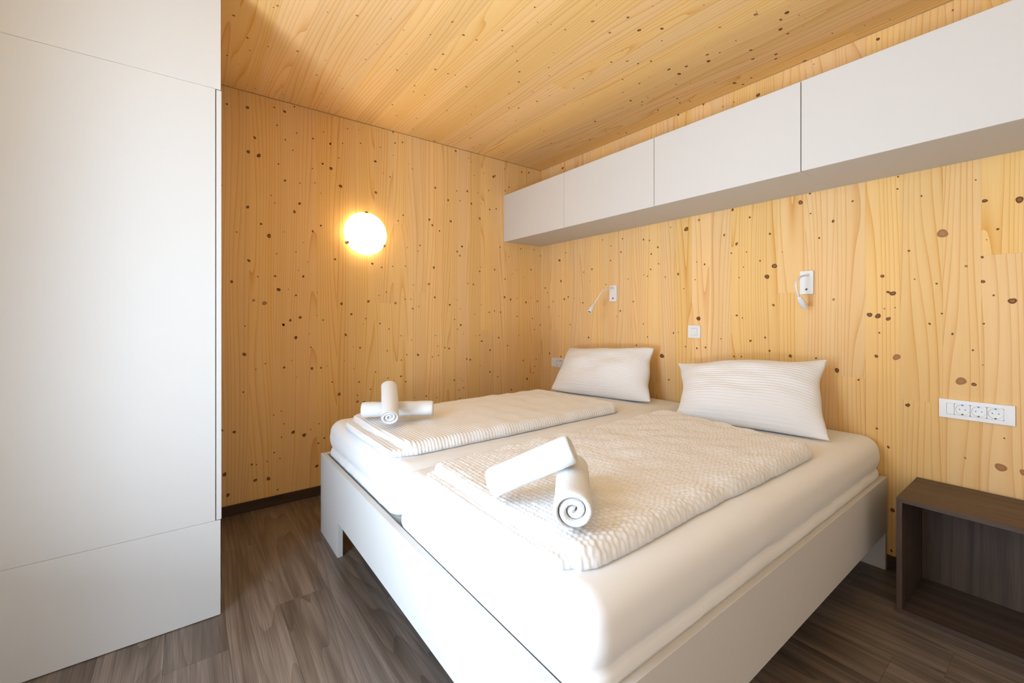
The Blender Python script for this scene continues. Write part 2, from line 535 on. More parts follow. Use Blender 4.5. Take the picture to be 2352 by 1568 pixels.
KNOTS_LEFT = '-1823,2128,11 -1762,2023,11 -1524,2022,9 -2011,1867,8 -2041,1811,9 -2094,1997,7 -2009,1997,4 -1921,2015,4 -1886,1954,3 -1422,2151,5 -1251,2244,4 -1065,2138,8 -526,2328,10 -510,2339,7 -781,2162,8 -877,2148,5 -954,2062,8 -848,2074,5 -743,2068,8 -647,2082,4 -574,2204,6 -679,2168,4 -403,2232,6 -360,2271,6 -564,2048,7 -497,2063,7 -1323,1892,6 -1362,1847,5 -1115,1888,9 -1090,1849,8 -931,1900,9 -1029,1813,6 -663,1959,11p -1885,1744,6 -1934,1701,7 -2101,1678,3 -1989,1623,3 -2032,1561,4 -1965,1501,3 -2017,1445,3 -1797,1533,7 -1549,1522,8 -1483,1501,6 -1402,1513,5 -1305,1522,5 -1990,1408,7 -1190,1685,7p -1289,1659,4 -1206,1641,4 -830,1713,8 -873,1668,7 -850,1638,7 -457,1744,6 -367,1669,4 -232,1751,6 -85,1758,5 -5,1709,6 -1077,1528,9 -663,1525,7 -652,1560,4 -512,1549,7 -116,1575,9p -276,1560,4 -404,1476,6 -329,1526,4 -198,1503,4 -776,1420,5 -723,1416,7 -1118,1400,10p -1242,1387,4 -1449,1327,5 -1503,1302,4 -2032,1287,6 -1908,1310,3 -2074,1323,3 -1756,1239,9 -1576,1259,9 -1381,1251,10p -1308,1281,7p -1263,1282,4 -1249,1212,6 -1202,1229,4 -1069,1301,8 -940,1246,8 -871,1286,4 -845,1215,4 -647,1251,4 -410,1320,9 -345,1302,9 -276,1314,4 -175,1281,9 -43,1294,8 -114,1324,4 -1692,1170,8 -1594,1140,6p -1612,1102,3 -1495,1105,6 -2008,1148,9 -2064,1130,8 -1871,1131,5 -1909,1161,3 -2101,1102,6 -568,1190,6 -515,1202,6 -453,1192,7 -711,1174,4 -273,1156,6 -100,1137,6 -842,1087,8 -870,1054,5 -897,1133,5 -1429,1065,5 -1729,1031,9 -2033,1021,10 -1954,1042,3 -815,1015,4 -699,997,4 -663,1002,5 -472,976,7 -254,991,4 -77,1038,5 -5,1078,6 1,1008,6 -1340,1015,4 -1257,982,4 -1063,1008,4 -1945,957,5 -1633,940,7 -1681,949,3 -945,905,7 -982,913,5 -642,952,8 -1044,928,4 -1442,910,5 -1295,874,5 -1207,869,9 -1089,847,5 -1038,856,5 -561,874,8 -379,905,6 -1337,838,5 -785,814,7 -753,806,8 -204,766,7 -57,769,5 -2057,879,3 -1738,859,3 -2099,838,7 -1939,820,9 -1884,821,6 -1848,829,3 -1675,801,3 -1526,766,5 -1340,720,7 -561,693,7 -481,646,6 -162,600,10 -92,648,6 -73,705,5 7,697,5 -2029,771,3 -1815,722,5 -1640,707,6 -1561,649,5 -1437,716,5 -1440,681,5 -1303,678,6 -900,654,7 -845,662,4 -856,569,5 -822,641,4 -815,584,5 -1771,637,10 -1651,616,5 -1651,574,10p -1604,564,8 -1140,554,6 -851,506,5 -885,494,5 -956,487,5 -1053,534,4 -336,521,7 -1236,555,4 -658,752,4 -2395,2381,6 -2293,2391,9 -2153,2433,5 -2096,2424,8 -2041,2470,5 -2256,2222,8 -2138,2328,5 -2028,2308,5 -2092,2250,5 -2289,2130,10 -2235,2120,12 -2130,2092,5 -1932,2297,6 -2050,2195,4 -1827,2290,7 -1874,2148,6 -2292,1802,9 -2181,1644,12 -2223,1711,7 -2347,1647,4 -2140,1539,4 -2286,1485,9 -2148,1401,7 -2240,1393,4 -2372,1356,8 -2129,1319,11 -2262,1250,8p -2205,1234,13p -2103,1103,8 -2150,1849,4 -2170,1891,4 -2420,1906,4 -2305,1096,4 -2309,930,10 -2314,708,5 -2250,837,4 -2201,868,4 -2418,499,6 -2359,480,8 -2113,408,5 -2048,429,11 -1985,400,12 -1900,334,6 -2153,321,5 -2122,279,4 -2271,272,6 -2247,267,4 -2184,168,11 -2253,175,10 -2406,243,11 -2390,120,10 -2134,90,5 -1910,188,10 -2191,275,4 -1896,459,4 -1945,430,4 -1864,361,6 -2099,489,4 -2156,551,4 -2115,569,4 -1749,2312,4 -1717,2417,4 -1630,2341,5 -1638,2432,3 -1492,2346,4 -1528,2239,9 -1384,2403,6 -1328,2421,6 -1399,2477,6 -1474,2483,4 -887,2460,8 -1282,2275,3 -1252,2244,4 -1473,2167,3 -1422,2150,4 -767,2430,4 -741,2406,4 -412,2417,5 -223,2429,7 -142,2440,8 -622,2338,4 -715,2303,4 -1774,2207,4 -1936,2104,4 -1869,2357,4 -1931,2294,3 -1827,2288,5 -1877,2148,4 -1398,2311,3'
KNOTS_FAR = '1436,1719,14 1522,1762,8p 1682,1643,7 1732,1785,8 1829,1722,6 1755,1580,9 1724,1529,5 1936,1611,6 1885,1467,5 1959,1431,13 1921,1375,13 1954,1216,7 1770,1381,4 1378,1433,8 1559,1479,6 1496,1388,4 1418,1335,4 1507,1499,4 1519,1141,14 1756,1160,6 1788,1145,4 1833,1014,7 1911,1036,6 1934,963,6 2037,942,9 2155,939,5 1739,918,5 1782,920,5 1663,1019,4 1565,961,6 1508,953,6 1431,959,5 1344,1044,6 1378,1051,3 1257,886,16 1048,948,6 1142,1011,5 1107,1102,5 904,1196,7 870,1155,4 1021,1262,6 1157,1685,6 1109,1699,7 1225,1629,7 1172,1589,6 925,1731,6 817,1692,5 910,1634,7 812,1581,6 1168,1483,6 1231,1515,5 1112,1448,4 1142,1437,5 1282,1420,6p 975,1429,4 766,1401,5 601,1437,4 622,1532,7 534,1516,5 323,1699,6 247,1642,12 266,1461,10 60,1412,8 91,1368,6 355,1321,10p 307,1304,9 428,1307,4 523,1267,7 166,1287,6 107,1238,6 587,986,8 379,1088,6 241,1157,4 120,826,9 264,809,7 730,1751,5 1322,1749,4 2085,1753,11 2128,1790,5 2131,1686,4 2228,1629,7 2169,1554,5 2230,1238,6p 2244,886,11 1309,730,6 286,2432,11 1811,1526,4 1998,1503,3 1794,1440,4 2474,1787,4 2472,1732,4 2307,1712,5 2552,1682,4 2618,1507,19p 2511,1446,5 2419,1340,8 2440,1265,7 2456,1258,11 2426,1189,3 2464,1193,3 2372,1161,11 2403,1155,11 2440,1142,9 2408,1077,4 2397,967,7 2469,968,14p 2330,847,3 2673,883,16p 2710,874,8 2600,1294,4 2530,1318,3 2616,1165,4 2578,1121,5 2648,1079,5 2707,1014,4 2737,1123,4 2735,956,3p 2735,1294,7 2733,1393,5 2764,1237,4 2775,1500,5 2740,1620,8 2831,1605,12 2813,1213,12 2688,1361,5p 2745,1462,2 2715,1711,3 2507,756,8 2399,629,5 2440,552,6 2455,267,9 2451,80,6 2783,554,16p 2840,551,11p 2792,672,3 2685,566,4p 2330,849,4 1379,2479,7 1552,2479,6 1673,2418,4 1740,2418,4 1874,2405,10 2403,2448,7 2649,2443,4 2145,2452,3'
KNOTS_CEIL = '714,-2413,6 573,-2347,6 349,-2415,5 556,-2258,4 467,-2327,4 298,-2359,3 899,-2267,6p 876,-2280,3 604,-2135,7p 434,-2007,6p 201,-2145,3 88,-2120,4 206,-2195,3 100,-2154,3 67,-2261,4 79,-2302,3 36,-2353,3 246,-2024,3 334,-1953,3 243,-1937,4 375,-1853,4 459,-1779,3 607,-2003,3 517,-1999,2 503,-1901,3 741,-1840,5p 900,-1834,4p 1043,-1976,6p 987,-2086,3 1113,-1848,3 910,-2018,2 1074,-1773,3 1121,-1658,4 1261,-1619,6p 1213,-1532,6 1220,-1463,5 1349,-1404,6p 1022,-1539,6 877,-1509,6 882,-1435,5 893,-1395,4 746,-1671,7p 911,-1687,3 839,-1744,3 826,-1284,6 656,-1529,5 592,-1507,5 596,-1437,5 364,-1547,6 241,-1469,5 114,-1298,5 282,-1348,5 502,-1235,5 18,-1079,7 553,-1083,5 661,-1118,4 412,-1028,4 232,-895,6 166,-767,5 91,-779,5 1132,-1133,6 1203,-1203,5 1050,-1073,6 1045,-1047,3 914,-1041,6p 774,-939,6 810,-888,6 1017,-944,4 1090,-888,3 1257,-1032,4 1202,-978,4 1042,-831,4 944,-848,6 1491,-1309,3 1517,-1250,3 1556,-1380,4 1284,-1296,4 1262,-1254,3 1369,-1099,3 662,-796,4 611,-846,4 461,-809,4 520,-682,4 431,-657,4 669,-586,4 651,-533,5 517,-344,6 513,-459,4 146,-528,5 192,-606,5 133,-363,6 265,-254,5 191,-155,4 255,-65,5 88,-1872,4 164,-1809,3 293,-1013,3 428,-917,3 1530,-1174,4 1646,-1114,8p 1758,-1008,6 1641,-992,7p 1735,-896,9 1805,-821,8 1754,-745,4 1724,-1176,2 1866,-980,3 2002,-810,3 2120,-590,3 2110,-572,9p 1971,-616,6p 1970,-460,4 1828,-463,7 1803,-404,10 1875,-429,5 1979,-324,7 1951,-239,8 1707,-453,8 1635,-502,9 1644,-419,10 1622,-644,6 1568,-679,6 1548,-743,7p 1492,-803,6 1588,-832,3 1591,-889,2 1656,-784,2 1466,-826,2 1355,-959,3 1429,-883,2 1431,-1015,2 1338,-993,2 1292,-806,5 1422,-622,5 1452,-512,6 1524,-525,3 1333,-508,5 1191,-774,4 1299,-391,8 1333,-324,6 1308,-293,5 1386,-340,4 1405,-306,3 976,-355,9 1015,-680,4 1095,-597,3 1330,-153,7 1484,-221,4 1487,-186,6 1467,-124,6 1515,-94,6 1574,-337,6p 1629,-281,3 1719,-177,4 1782,-82,10 1805,-28,7 1864,-60,6 986,-35,7 948,-73,5 909,-167,5 743,-155,6 714,-231,4 1121,-168,3 1121,-308,3 1163,-628,3 1003,-535,2 1487,-403,3 1851,-528,2 2197,-475,10 2162,-447,7 2134,-378,9 2142,-316,6 2223,-416,3 2233,-370,2 2206,-317,2 2269,-152,4 2040,-188,8 2023,-146,7 2106,-4,9 2199,-33,3 2378,-100,3 2415,-137,2 2457,-58,3 2304,-74,2'
E0 = 0.0004
knots('knots', KNOTS_LEFT, lambda a, b_: (E0, min(a, -.0005), b_), wl, 1)
knots('knots', KNOTS_FAR, lambda a, b_: (a, -E0, b_), wf, 2)
knots('knots', KNOTS_CEIL, lambda a, b_: (a, min(b_, -.0005), H - E0), ce, 3)

# ---- baseboards
def baseboard(name, w, place):
    me = board_mesh(0.058, w, 0.014, 0.002).copy()
    me.materials.clear(); me.materials.append(M['baseboard'])
    o = link(name, me)
    o.matrix_world = place
    return tag(o, kind='structure')
baseboard('baseboard_left', 2.448, Matrix(((0, 1, 0, 0.0006), (0, 0, 1, -2.465), (1, 0, 0, .0295), (0, 0, 0, 1))))
baseboard('baseboard_far', RX, Matrix(((0, 0, 1, 0.0), (0, -1, 0, -0.0006), (1, 0, 0, .0295), (0, 0, 0, 1))))

# ================================================================== WARDROBE
WX, WY = 0.974, -2.474
wd = thing('wardrobe', 'tall white built-in wardrobe filling the left edge from floor to ceiling', 'wardrobe', (WX / 2, (WY + NEAR_Y) / 2, 0))
bs = tuple(wd.location)
zb, zt = 0.3685, 2.0265
box('carcass', (0.02, WX - .0195, NEAR_Y + .003, WY - .001, 0.004, H - .004), 'white_dull', wd, 0, 1, bs)
box('plinth_panel', (WX - .019, WX, NEAR_Y + .003, WY, 0.003, zb - .0004), 'white', wd, 0.0006, 1, bs)
box('top_panel', (WX - .019, WX, NEAR_Y + .003, WY + .001, zt + .0004, H - .003), 'white', wd, 0.0006, 1, bs)
box('door', (WX - .019, WX, NEAR_Y + .003, WY - .0165, zb + .0004, zt - .0004), 'white', wd, 0.0006, 1, bs)
box('edge_strip', (WX - .019, WX + .001, WY - .0135, WY + .003, zb + .0025, zt - .0035), 'white', wd, 0.0006, 1, bs)

# ================================================================== BED
BX0, BX1, BY0 = 0.515, 2.440, -2.005
RZ0, RZ1 = 0.170, 0.420
bed = thing('bed_frame', 'low white double bed frame with wide board legs, standing against the wood wall', 'bed', ((BX0 + BX1) / 2, BY0 / 2, 0))
bs = tuple(bed.location)
th = 0.025
box('footboard', (BX0, BX1, BY0, BY0 + th, RZ0, RZ1), 'white', bed, 0.001, 1, bs)
box('headboard_rail', (BX0 + th, BX1 - th, -.045, -.020, RZ0, RZ1 - .01), 'white', bed, 0.001, 1, bs)
for xa in (BX0, BX1 - th):
    box('side_rail', (xa, xa + th, BY0 + th + .0004, -.018, RZ0, RZ1), 'white', bed, 0.001, 1, bs)
for xa in (BX0, BX1 - .325):
    for ya in (BY0, -.043):
        box('leg', (xa + .001, xa + .324, ya, ya + th, 0.0005, RZ0 - .0006), 'white', bed, 0.001, 1, bs)
for k in range(14):
    ya = -1.93 + k * 0.136
    box('slat', (BX0 + th + .002, BX1 - th - .002, ya, ya + .085, 0.312, 0.328), 'slat', bed, 0.002, 1, bs)

# ---- mattresses in fitted sheets
def rounded_rect(hx, hy, rc, n=14, m=34):
    pts = []
    rc = max(min(rc, hx * .98, hy * .98), 0.001)
    for (sx, sy, a0) in ((1, 1, 0), (-1, 1, 90), (-1, -1, 180), (1, -1, 270)):
        for i in range(n):
            a = math.radians(a0 + 90 * i / (n - 1))
            pts.append((sx * (hx - rc) + rc * math.cos(a), sy * (hy - rc) + rc * math.sin(a)))
        # straight run to next corner
        nxt = {(1, 1): (-1, 1), (-1, 1): (-1, -1), (-1, -1): (1, -1), (1, -1): (1, 1)}[(sx, sy)]
        a = math.radians(a0 + 90)
        p0 = pts[-1]
        p1 = (nxt[0] * (hx - rc) + rc * math.cos(a), nxt[1] * (hy - rc) + rc * math.sin(a))
        for i in range(1, m):
            f = i / m
            pts.append((p0[0] * (1 - f) + p1[0] * f, p0[1] * (1 - f) + p1[1] * f))
    return pts

MZ = 0.603
def mattress(x0, x1, y0, y1, label, seed):
    cx, cy = (x0 + x1) / 2, (y0 + y1) / 2
    hx, hy = (x1 - x0) / 2, (y1 - y0) / 2
    w1, w2 = wob(seed, 6, 1.0, 4.0), wob(seed + 5, 6, 4.0, 11.0)
    z0 = 0.3295
    prof = [(0.022, z0), (0.016, z0 + .01), (0.016, 0.405), (0.0145, 0.4185), (0.006, 0.4206), (0.003, 0.430), (0.003, 0.442), (0.006, 0.450), (0.012, 0.459), (0.010, 0.468),
            (0.005, 0.480), (0.001, 0.500), (0.000, 0.520), (0.003, 0.540)]
    R = 0.066
    for i in range(1, 13):
        a = math.radians(90 * i / 12)
        prof.append((0.003 + R * (1 - math.cos(a)), 0.540 + (MZ - 0.540) * math.sin(a)))
    for i in (0.085, 0.12, 0.17, 0.24, 0.32, 0.40, 0.45):
        prof.append((i, MZ))
    co, fa = [], []
    nr = None
    for k, (ins, z) in enumerate(prof):
        ring = rounded_rect(hx - ins, hy - ins, max(0.075 - ins, 0.004))
        nr = len(ring)
        for (px, py) in ring:
            wx = w1(px + cx, py + cy)
            d = 0.0
            dz = 0.0
            if 0.428 < z < 0.475:
                d = 0.0025 * w2(px * 1.3, py * 1.3)
                dz = 0.004 * wx + 0.003 * w2(px, py)
            elif 0.475 <= z < 0.57:
                d = 0.0015 * wx + 0.001 * w2(px, py)
            elif z >= 0.57:
                dz = 0.0012 * wx
            ln_ = math.hypot(px, py) + 1e-6
            co.append((px * (1 + d / ln_), py * (1 + d / ln_), z + dz - z0))
    for k in range(len(prof) - 1):
        for j in range(nr):
            fa.append((k * nr + j, k * nr + (j + 1) % nr, (k + 1) * nr + (j + 1) % nr, (k + 1) * nr + j))
    fa.append(tuple(range(nr))[::-1])
    fa.append(tuple((len(prof) - 1) * nr + j for j in range(nr)))
    o = link('mattress', np_mesh('mattress', co, fa), 'sheet', None, (cx, cy, z0))
    return tag(o, label, 'mattress', 'two mattresses side by side in the bed')
mattress(0.528, 1.490, -1.978, -0.012, 'mattress in white fitted sheet on the lamp side of the bed', 3)
mattress(1.494, 2.427, -1.984, -0.012, 'mattress in white fitted sheet nearest the dark nightstand', 4)

# ---- folded duvets: an under layer and a folded-over upper layer, both puckered
def layer(name, parent, base, quad, z0, thick, style, seed, edge_r=0.016, sag=0.0, step=0.0045):
    """quad: four xy corners (foot-left, foot-right, head-right, head-left)"""
    Q = [np.array(q, float) for q in quad]
    nu = int(max(np.linalg.norm(Q[1] - Q[0]), np.linalg.norm(Q[2] - Q[3])) / step)
    nv = int(max(np.linalg.norm(Q[3] - Q[0]), np.linalg.norm(Q[2] - Q[1])) / step)
    def spread(n):
        a = np.linspace(-1, 1, n)
        k = 0.35
        return a * (1 - k) + k * a * (1.5 - .5 * a * a)
    S, Tt = np.meshgrid(spread(nu), spread(nv), indexing='ij')
    # rounded corners by squircle mapping near the border
    cr = 0.06
    s = (S + 1) / 2; t = (Tt + 1) / 2
    X = (1 - s) * (1 - t) * Q[0][0] + s * (1 - t) * Q[1][0] + s * t * Q[2][0] + (1 - s) * t * Q[3][0]
    Y = (1 - s) * (1 - t) * Q[0][1] + s * (1 - t) * Q[1][1] + s * t * Q[2][1] + (1 - s) * t * Q[3][1]
    W = (np.linalg.norm(Q[1] - Q[0]) + np.linalg.norm(Q[2] - Q[3])) / 2
    D = (np.linalg.norm(Q[3] - Q[0]) + np.linalg.norm(Q[2] - Q[1])) / 2
    dx = (1 - np.abs(S)) / 2 * W
    dy = (1 - np.abs(Tt)) / 2 * D
    # pull corners in
    kx = np.clip(1 - dx / cr, 0, 1); ky = np.clip(1 - dy / cr, 0, 1)
    pull = 0.30 * cr * kx * ky
    X = X - np.sign(S) * pull
    Y = Y - np.sign(Tt) * pull
    d = np.minimum(dx, dy)
    w1, w2, w3 = wob(seed, 6, 1.0, 3.0), wob(seed + 1, 6, 4, 10), wob(seed + 2, 8, 25, 45)
    X = X + 0.004 * w1(X, Y) * np.clip(1 - dx / .1, 0, 1) + 0.0018 * w2(X, Y) * np.clip(1 - dx / .03, 0, 1)
    Y = Y + 0.004 * w1(Y + 3, X) * np.clip(1 - dy / .1, 0, 1) + 0.0018 * w2(Y, X) * np.clip(1 - dy / .03, 0, 1)
    prof = np.sqrt(np.clip(1 - (1 - np.clip(d / edge_r, 0, 1)) ** 2, 0, 1))
    p = 0.0155
    if style == 'rib':
        ph = 2 * np.pi * (Y + 0.0025 * w2(X, Y)) / p
        pk = 0.65 + 0.35 * np.sin(2 * np.pi * X / 0.012 + 2.1 * np.sin(ph * .5) + 3 * w1(X, Y))
        bump = np.sin(ph) * pk
    else:
        r_ = (Y + 0.003 * w2(X, Y)) / p
        bump = np.sin(2 * np.pi * r_) * 0.35 + np.sin(2 * np.pi * (X + .003 * w2(Y, X)) / 0.0145 + np.pi * np.floor(r_) ) * np.sin(np.pi * r_) ** 2 * 0.8 + 0.35 * w3(X, Y)
    amp = 0.0026 * np.clip(d / 0.004, 0.25, 1)
    Z = z0 + thick * prof * (1 + 0.07 * w1(X, Y) + 0.05 * w2(X, Y)) + amp * bump
    # side puckers in plan as well
    edge = np.clip(1 - d / 0.012, 0, 1)
    X = X + np.sign(S) * 0.0016 * bump * edge * (dx < dy)
    Y = Y + np.sign(Tt) * 0.0016 * bump * edge * (dy <= dx)
    if sag:
        Z = Z - sag * np.clip(1 - dy / .16, 0, 1) ** 2 * (Tt < 0)
    Z = np.maximum(Z, z0)
    co = np.stack([X - base[0], Y - base[1], Z - base[2]], -1).reshape(-1, 3)
    i, j = np.meshgrid(np.arange(nu - 1), np.arange(nv - 1), indexing='ij')
    q0 = (i * nv + j).ravel()
    faces = np.stack([q0, q0 + nv, q0 + nv + 1, q0 + 1], -1)
    rim = [a * nv for a in range(nu)] + [(nu - 1) * nv + b for b in range(1, nv)] + [a * nv + nv - 1 for a in range(nu - 2, -1, -1)] + [b for b in range(nv - 2, 0, -1)]
    # flat underside a hair below the rim
    nb = len(co)
    und = co[rim].copy(); und[:, 2] = z0 - base[2] - 0.0
    fl_ = [tuple(f) for f in faces] + [tuple(rim[::-1])]
    me = np_mesh(name, co, fl_)
    return link(name, me, 'duvet', parent)

DZ = MZ + 0.0045
dv = thing('duvet', 'folded white ribbed duvet on the lamp side with crossed towels near the wall lamp', 'duvet', (1.06, -1.28, DZ), 'folded duvets on the bed')
b0 = tuple(dv.location)
layer('under_layer', dv, b0, ((0.742, -1.962), (1.385, -1.968), (1.350, -0.625), (0.720, -0.640)), DZ, 0.024, 'rib', 21, 0.015)
layer('upper_layer', dv, b0, ((0.722, -1.930), (1.405, -1.912), (1.385, -0.590), (0.685, -0.605)), DZ + .0005, 0.047, 'rib', 22, 0.034)
dv2 = thing('duvet', 'folded white puckered duvet in front, nearest the dark nightstand', 'duvet', (2.0, -1.26, DZ), 'folded duvets on the bed')
b0 = tuple(dv2.location)
layer('under_layer', dv2, b0, ((1.640, -1.958), (2.318, -1.962), (2.300, -0.640), (1.640, -0.560)), DZ, 0.024, 'bump', 31, 0.016)
layer('upper_layer', dv2, b0, ((1.632, -1.928), (2.348, -1.925), (2.346, -0.592), (1.600, -0.512)), DZ + .0005, 0.047, 'bump', 32, 0.034)

# ---- pillows
def pillow(label, TL, TR, BR, BL, thick, seed, dip=0.03, pitch=0.0155, rnd_=0.0, pinch=0.075, back=0.75):
    nu, nv = 150, 230
    U, V = np.meshgrid(np.linspace(-1, 1, nu), np.linspace(-1, 1, nv), indexing='ij')
    TL, TR, BR, BL = [np.array(p, float) for p in (TL, TR, BR, BL)]
    # sides sink in between the four ears
    kc = 1 - rnd_ * (np.abs(U) * np.abs(V)) ** 5
    Ue = U * kc * (1 - pinch * (1 - V ** 2) * np.abs(U) ** 3)
    Ve = V * kc * (1 - dip * 2 * (1 - U ** 2) * np.abs(V) ** 3 * (V > 0) - 0.02 * (1 - U ** 2) * np.abs(V) ** 3 * (V < 0))
    s = ((Ue + 1) / 2)[..., None]; t = ((Ve + 1) / 2)[..., None]
    P = (1 - s) * (1 - t) * BL + s * (1 - t) * BR + s * t * TR + (1 - s) * t * TL
    nrm = np.cross((TR + BR - TL - BL), (TL + TR - BL - BR))
    nrm /= np.linalg.norm(nrm)
    if nrm[1] > 0:
        nrm = -nrm
    w1, w2 = wob(seed, 5, .4, 1.0), wob(seed + 3, 6, 1.0, 2.5)
    P = P + np.array([0, 0, 1.0]) * (0.008 * wob(seed + 8, 4, .5, 1.3)(U, U * 0 + .3) * np.clip(V, 0, 1) ** 3 * (1 - U ** 6))[..., None]
    P = P + np.array([1.0, 0, 0]) * (0.009 * wob(seed + 9, 4, .5, 1.3)(V * 0 + .7, V) * np.abs(U) ** 4 * (1 - V ** 6))[..., None]
    prof = np.clip((1 - np.abs(U) ** 2.6) * (1 - np.abs(V) ** 2.4), 0, 1) ** 0.62
    width = np.linalg.norm(TR - TL); hgt = np.linalg.norm(TL - BL)
    ph = 2 * np.pi * (V * hgt / 2 + 0.006 * w1(U, V)) / pitch
    rib = np.sin(ph) * (0.7 + 0.3 * np.sin(2 * np.pi * U * width / 2 / 0.014 + 2 * np.sin(ph * .5) + 2 * w2(U, V)))
    co, fa = [], []
    for side in (1, -1):
        h = thick * prof * (1 + 0.10 * w1(U, V) + 0.04 * w2(U, V))
        h = h + 0.0014 * rib * np.clip(prof * 3, 0.2, 1)
        A = P + side * nrm * (h if side == 1 else h * back)[..., None]
        A = A + (np.array([0, 0, 1.0]) * (0.0016 * rib * np.clip(1 - prof * 4, 0, 1))[..., None])
        A[..., 2] = np.maximum(A[..., 2], MZ + .0055)
        A[..., 1] = np.minimum(A[..., 1], -0.004)
        co.append(A.reshape(-1, 3))
    co = np.concatenate(co)
    i, j = np.meshgrid(np.arange(nu - 1), np.arange(nv - 1), indexing='ij')
    q0 = (i * nv + j).ravel()
    f1 = np.stack([q0, q0 + nv, q0 + nv + 1, q0 + 1], -1)
    f2 = f1[:, ::-1] + nu * nv
    base = np.array([(BL[0] + BR[0]) / 2, (BL[1] + BR[1]) / 2, MZ + .005])
    me = np_mesh('pillow', co - base, list(f1) + list(f2))
    bm = bmesh.new(); bm.from_mesh(me)
    bmesh.ops.remove_doubles(bm, verts=bm.verts, dist=0.0004)
    bmesh.ops.recalc_face_normals(bm, faces=bm.faces)
    bm.to_mesh(me); bm.free()
    me.polygons.foreach_set('use_smooth', [True] * len(me.polygons))
    o = link('pillow', me, 'duvet', None, tuple(base))
    return tag(o, label, 'pillow', 'pillows propped against the wood wall')
pillow('white ribbed pillow beside the half hidden socket strip, in the wall corner', (0.47, -.115, .905), (1.285, -.105, .952), (1.385, -.285, .617), (0.60, -.44, .612), 0.115, 5, dip=0.09, rnd_=0.045, pinch=0.11, back=1.15)
pillow('white ribbed pillow in front, nearest the dark nightstand', (1.492, -.19, .868), (2.240, -.125, .945), (2.318, -.345, .612), (1.655, -.485, .616), 0.115, 9, dip=0.07, pinch=0.10)

# ---- rolled towels
def towel(label, a, b_, r, seed, squash=1.0, turns=3.6, group=None, tail=-90):
    """spiral roll from end a (seen end) to end b"""
    a, b_ = Vector(a), Vector(b_)
    ax = (b_ - a); ln_ = ax.length; ax.normalize()
    side = ax.cross(Vector((0, 0, 1))).normalized()
    up = side.cross(ax).normalized()
    g = random.Random(seed)
    n = 150
    pitch = r / (turns + 0.35)
    th_ = pitch * 0.90
    w = wob(seed, 5, .5, 1.6)
    def spiral(off, f):
        """f in 0..1 along the spiral from centre outwards"""
        an = 2 * math.pi * turns * f
        rad = pitch * 0.45 + pitch * turns * f + off
        return an, rad
    L_ = [0, .004, .012, .03]
    ls = L_ + [0.03 + (ln_ - .06) * i / 16 for i in range(1, 16)] + [ln_ - v for v in L_[::-1]]
    bands = (0.24, 0.30, 0.70, 0.76)
    prof = []                                  # closed cross-section: outer pass then inner pass
    for i in range(n + 1):
        prof.append((i / n, 0.0))
    for i in range(n, -1, -1):
        prof.append((i / n, -th_))
    m = len(prof)
    co, fa = [], []
    a0 = math.radians(tail) - 2 * math.pi * turns
    for l in ls:
        e = min(l, ln_ - l)
        pin = th_ * 0.32 * max(0, 1 - e / .012) ** 2
        for (f, off) in prof:
            an, rad = spiral(off, f)
            tp = max(0.0, (f - 0.80) / 0.20)
            cut = th_ * 0.85 * tp * tp * (3 - 2 * tp)          # the free end thins out against the roll
            o_ = rad - cut - pin * (1 - tp * .8) if off == 0 else rad + pin * (1 - tp * .8)
            o_ = max(o_, 0.0008)
            if off == 0 and f > 1 - 1 / turns:
                for bd in bands:
                    o_ -= 0.0012 * math.exp(-((l / ln_ - bd) / .012) ** 2)
                o_ *= 1 + 0.018 * float(w(l * 4, an * .25))
            # telescoping of the inner turns
            tele = 0.010 * (1 - f) ** 2 * (1 if l < ln_ / 2 else -1) * g.uniform(.98, 1.02)
            shift = tele * max(0, 1 - e / .03)
            an2 = an + a0
            co.append(ax * (l + shift) + side * (math.cos(an2) * o_) + up * (math.sin(an2) * o_ * squash))
    for k in range(len(ls) - 1):
        for j in range(m):
            fa.append((k * m + j, k * m + (j + 1) % m, (k + 1) * m + (j + 1) % m, (k + 1) * m + j))
    for k in (0, len(ls) - 1):                 # close the ends strip by strip
        for i in range(n):
            q = (k * m + i, k * m + i + 1, k * m + m - 2 - i, k * m + m - 1 - i)
            fa.append(q if k else q[::-1])
    me = np_mesh('rolled_towel', co, fa)
    bm = bmesh.new(); bm.from_mesh(me)
    bmesh.ops.recalc_face_normals(bm, faces=bm.faces)
    bm.to_mesh(me); bm.free()
    me.polygons.foreach_set('use_smooth', [True] * len(me.polygons))
    o = link('rolled_towel', me, 'towel', None, tuple(a))
    return tag(o, label, 'towel', group)
G = 'rolled white towels laid crosswise on the duvets'
TZ = DZ + 0.0525
towel('rolled white towel lying flat under another towel, on the duvet near the wall lamp', (0.898, -1.908, TZ + .043), (1.064, -1.615, TZ + .043), 0.050, 1, squash=0.88, turns=2.8, group=G)
towel('rolled white towel leaning across the flat one, on the duvet near the wall lamp', (1.140, -1.866, TZ + .044), (0.905, -1.778, TZ + .146), 0.048, 2, squash=0.9, turns=2.8, group=G, tail=160)
towel('rolled white towel lying with its spiral end to the viewer, on the front duvet', (2.290, -1.882, TZ + .051), (2.085, -1.680, TZ + .051), 0.056, 3, squash=0.95, turns=2.6, group=G)
towel('rolled white towel leaning on the spiral-ended one, on the front duvet', (2.175, -1.772, TZ + .150), (2.022, -1.925, TZ + .047), 0.052, 4, squash=0.9, turns=2.8, group=G, tail=20)

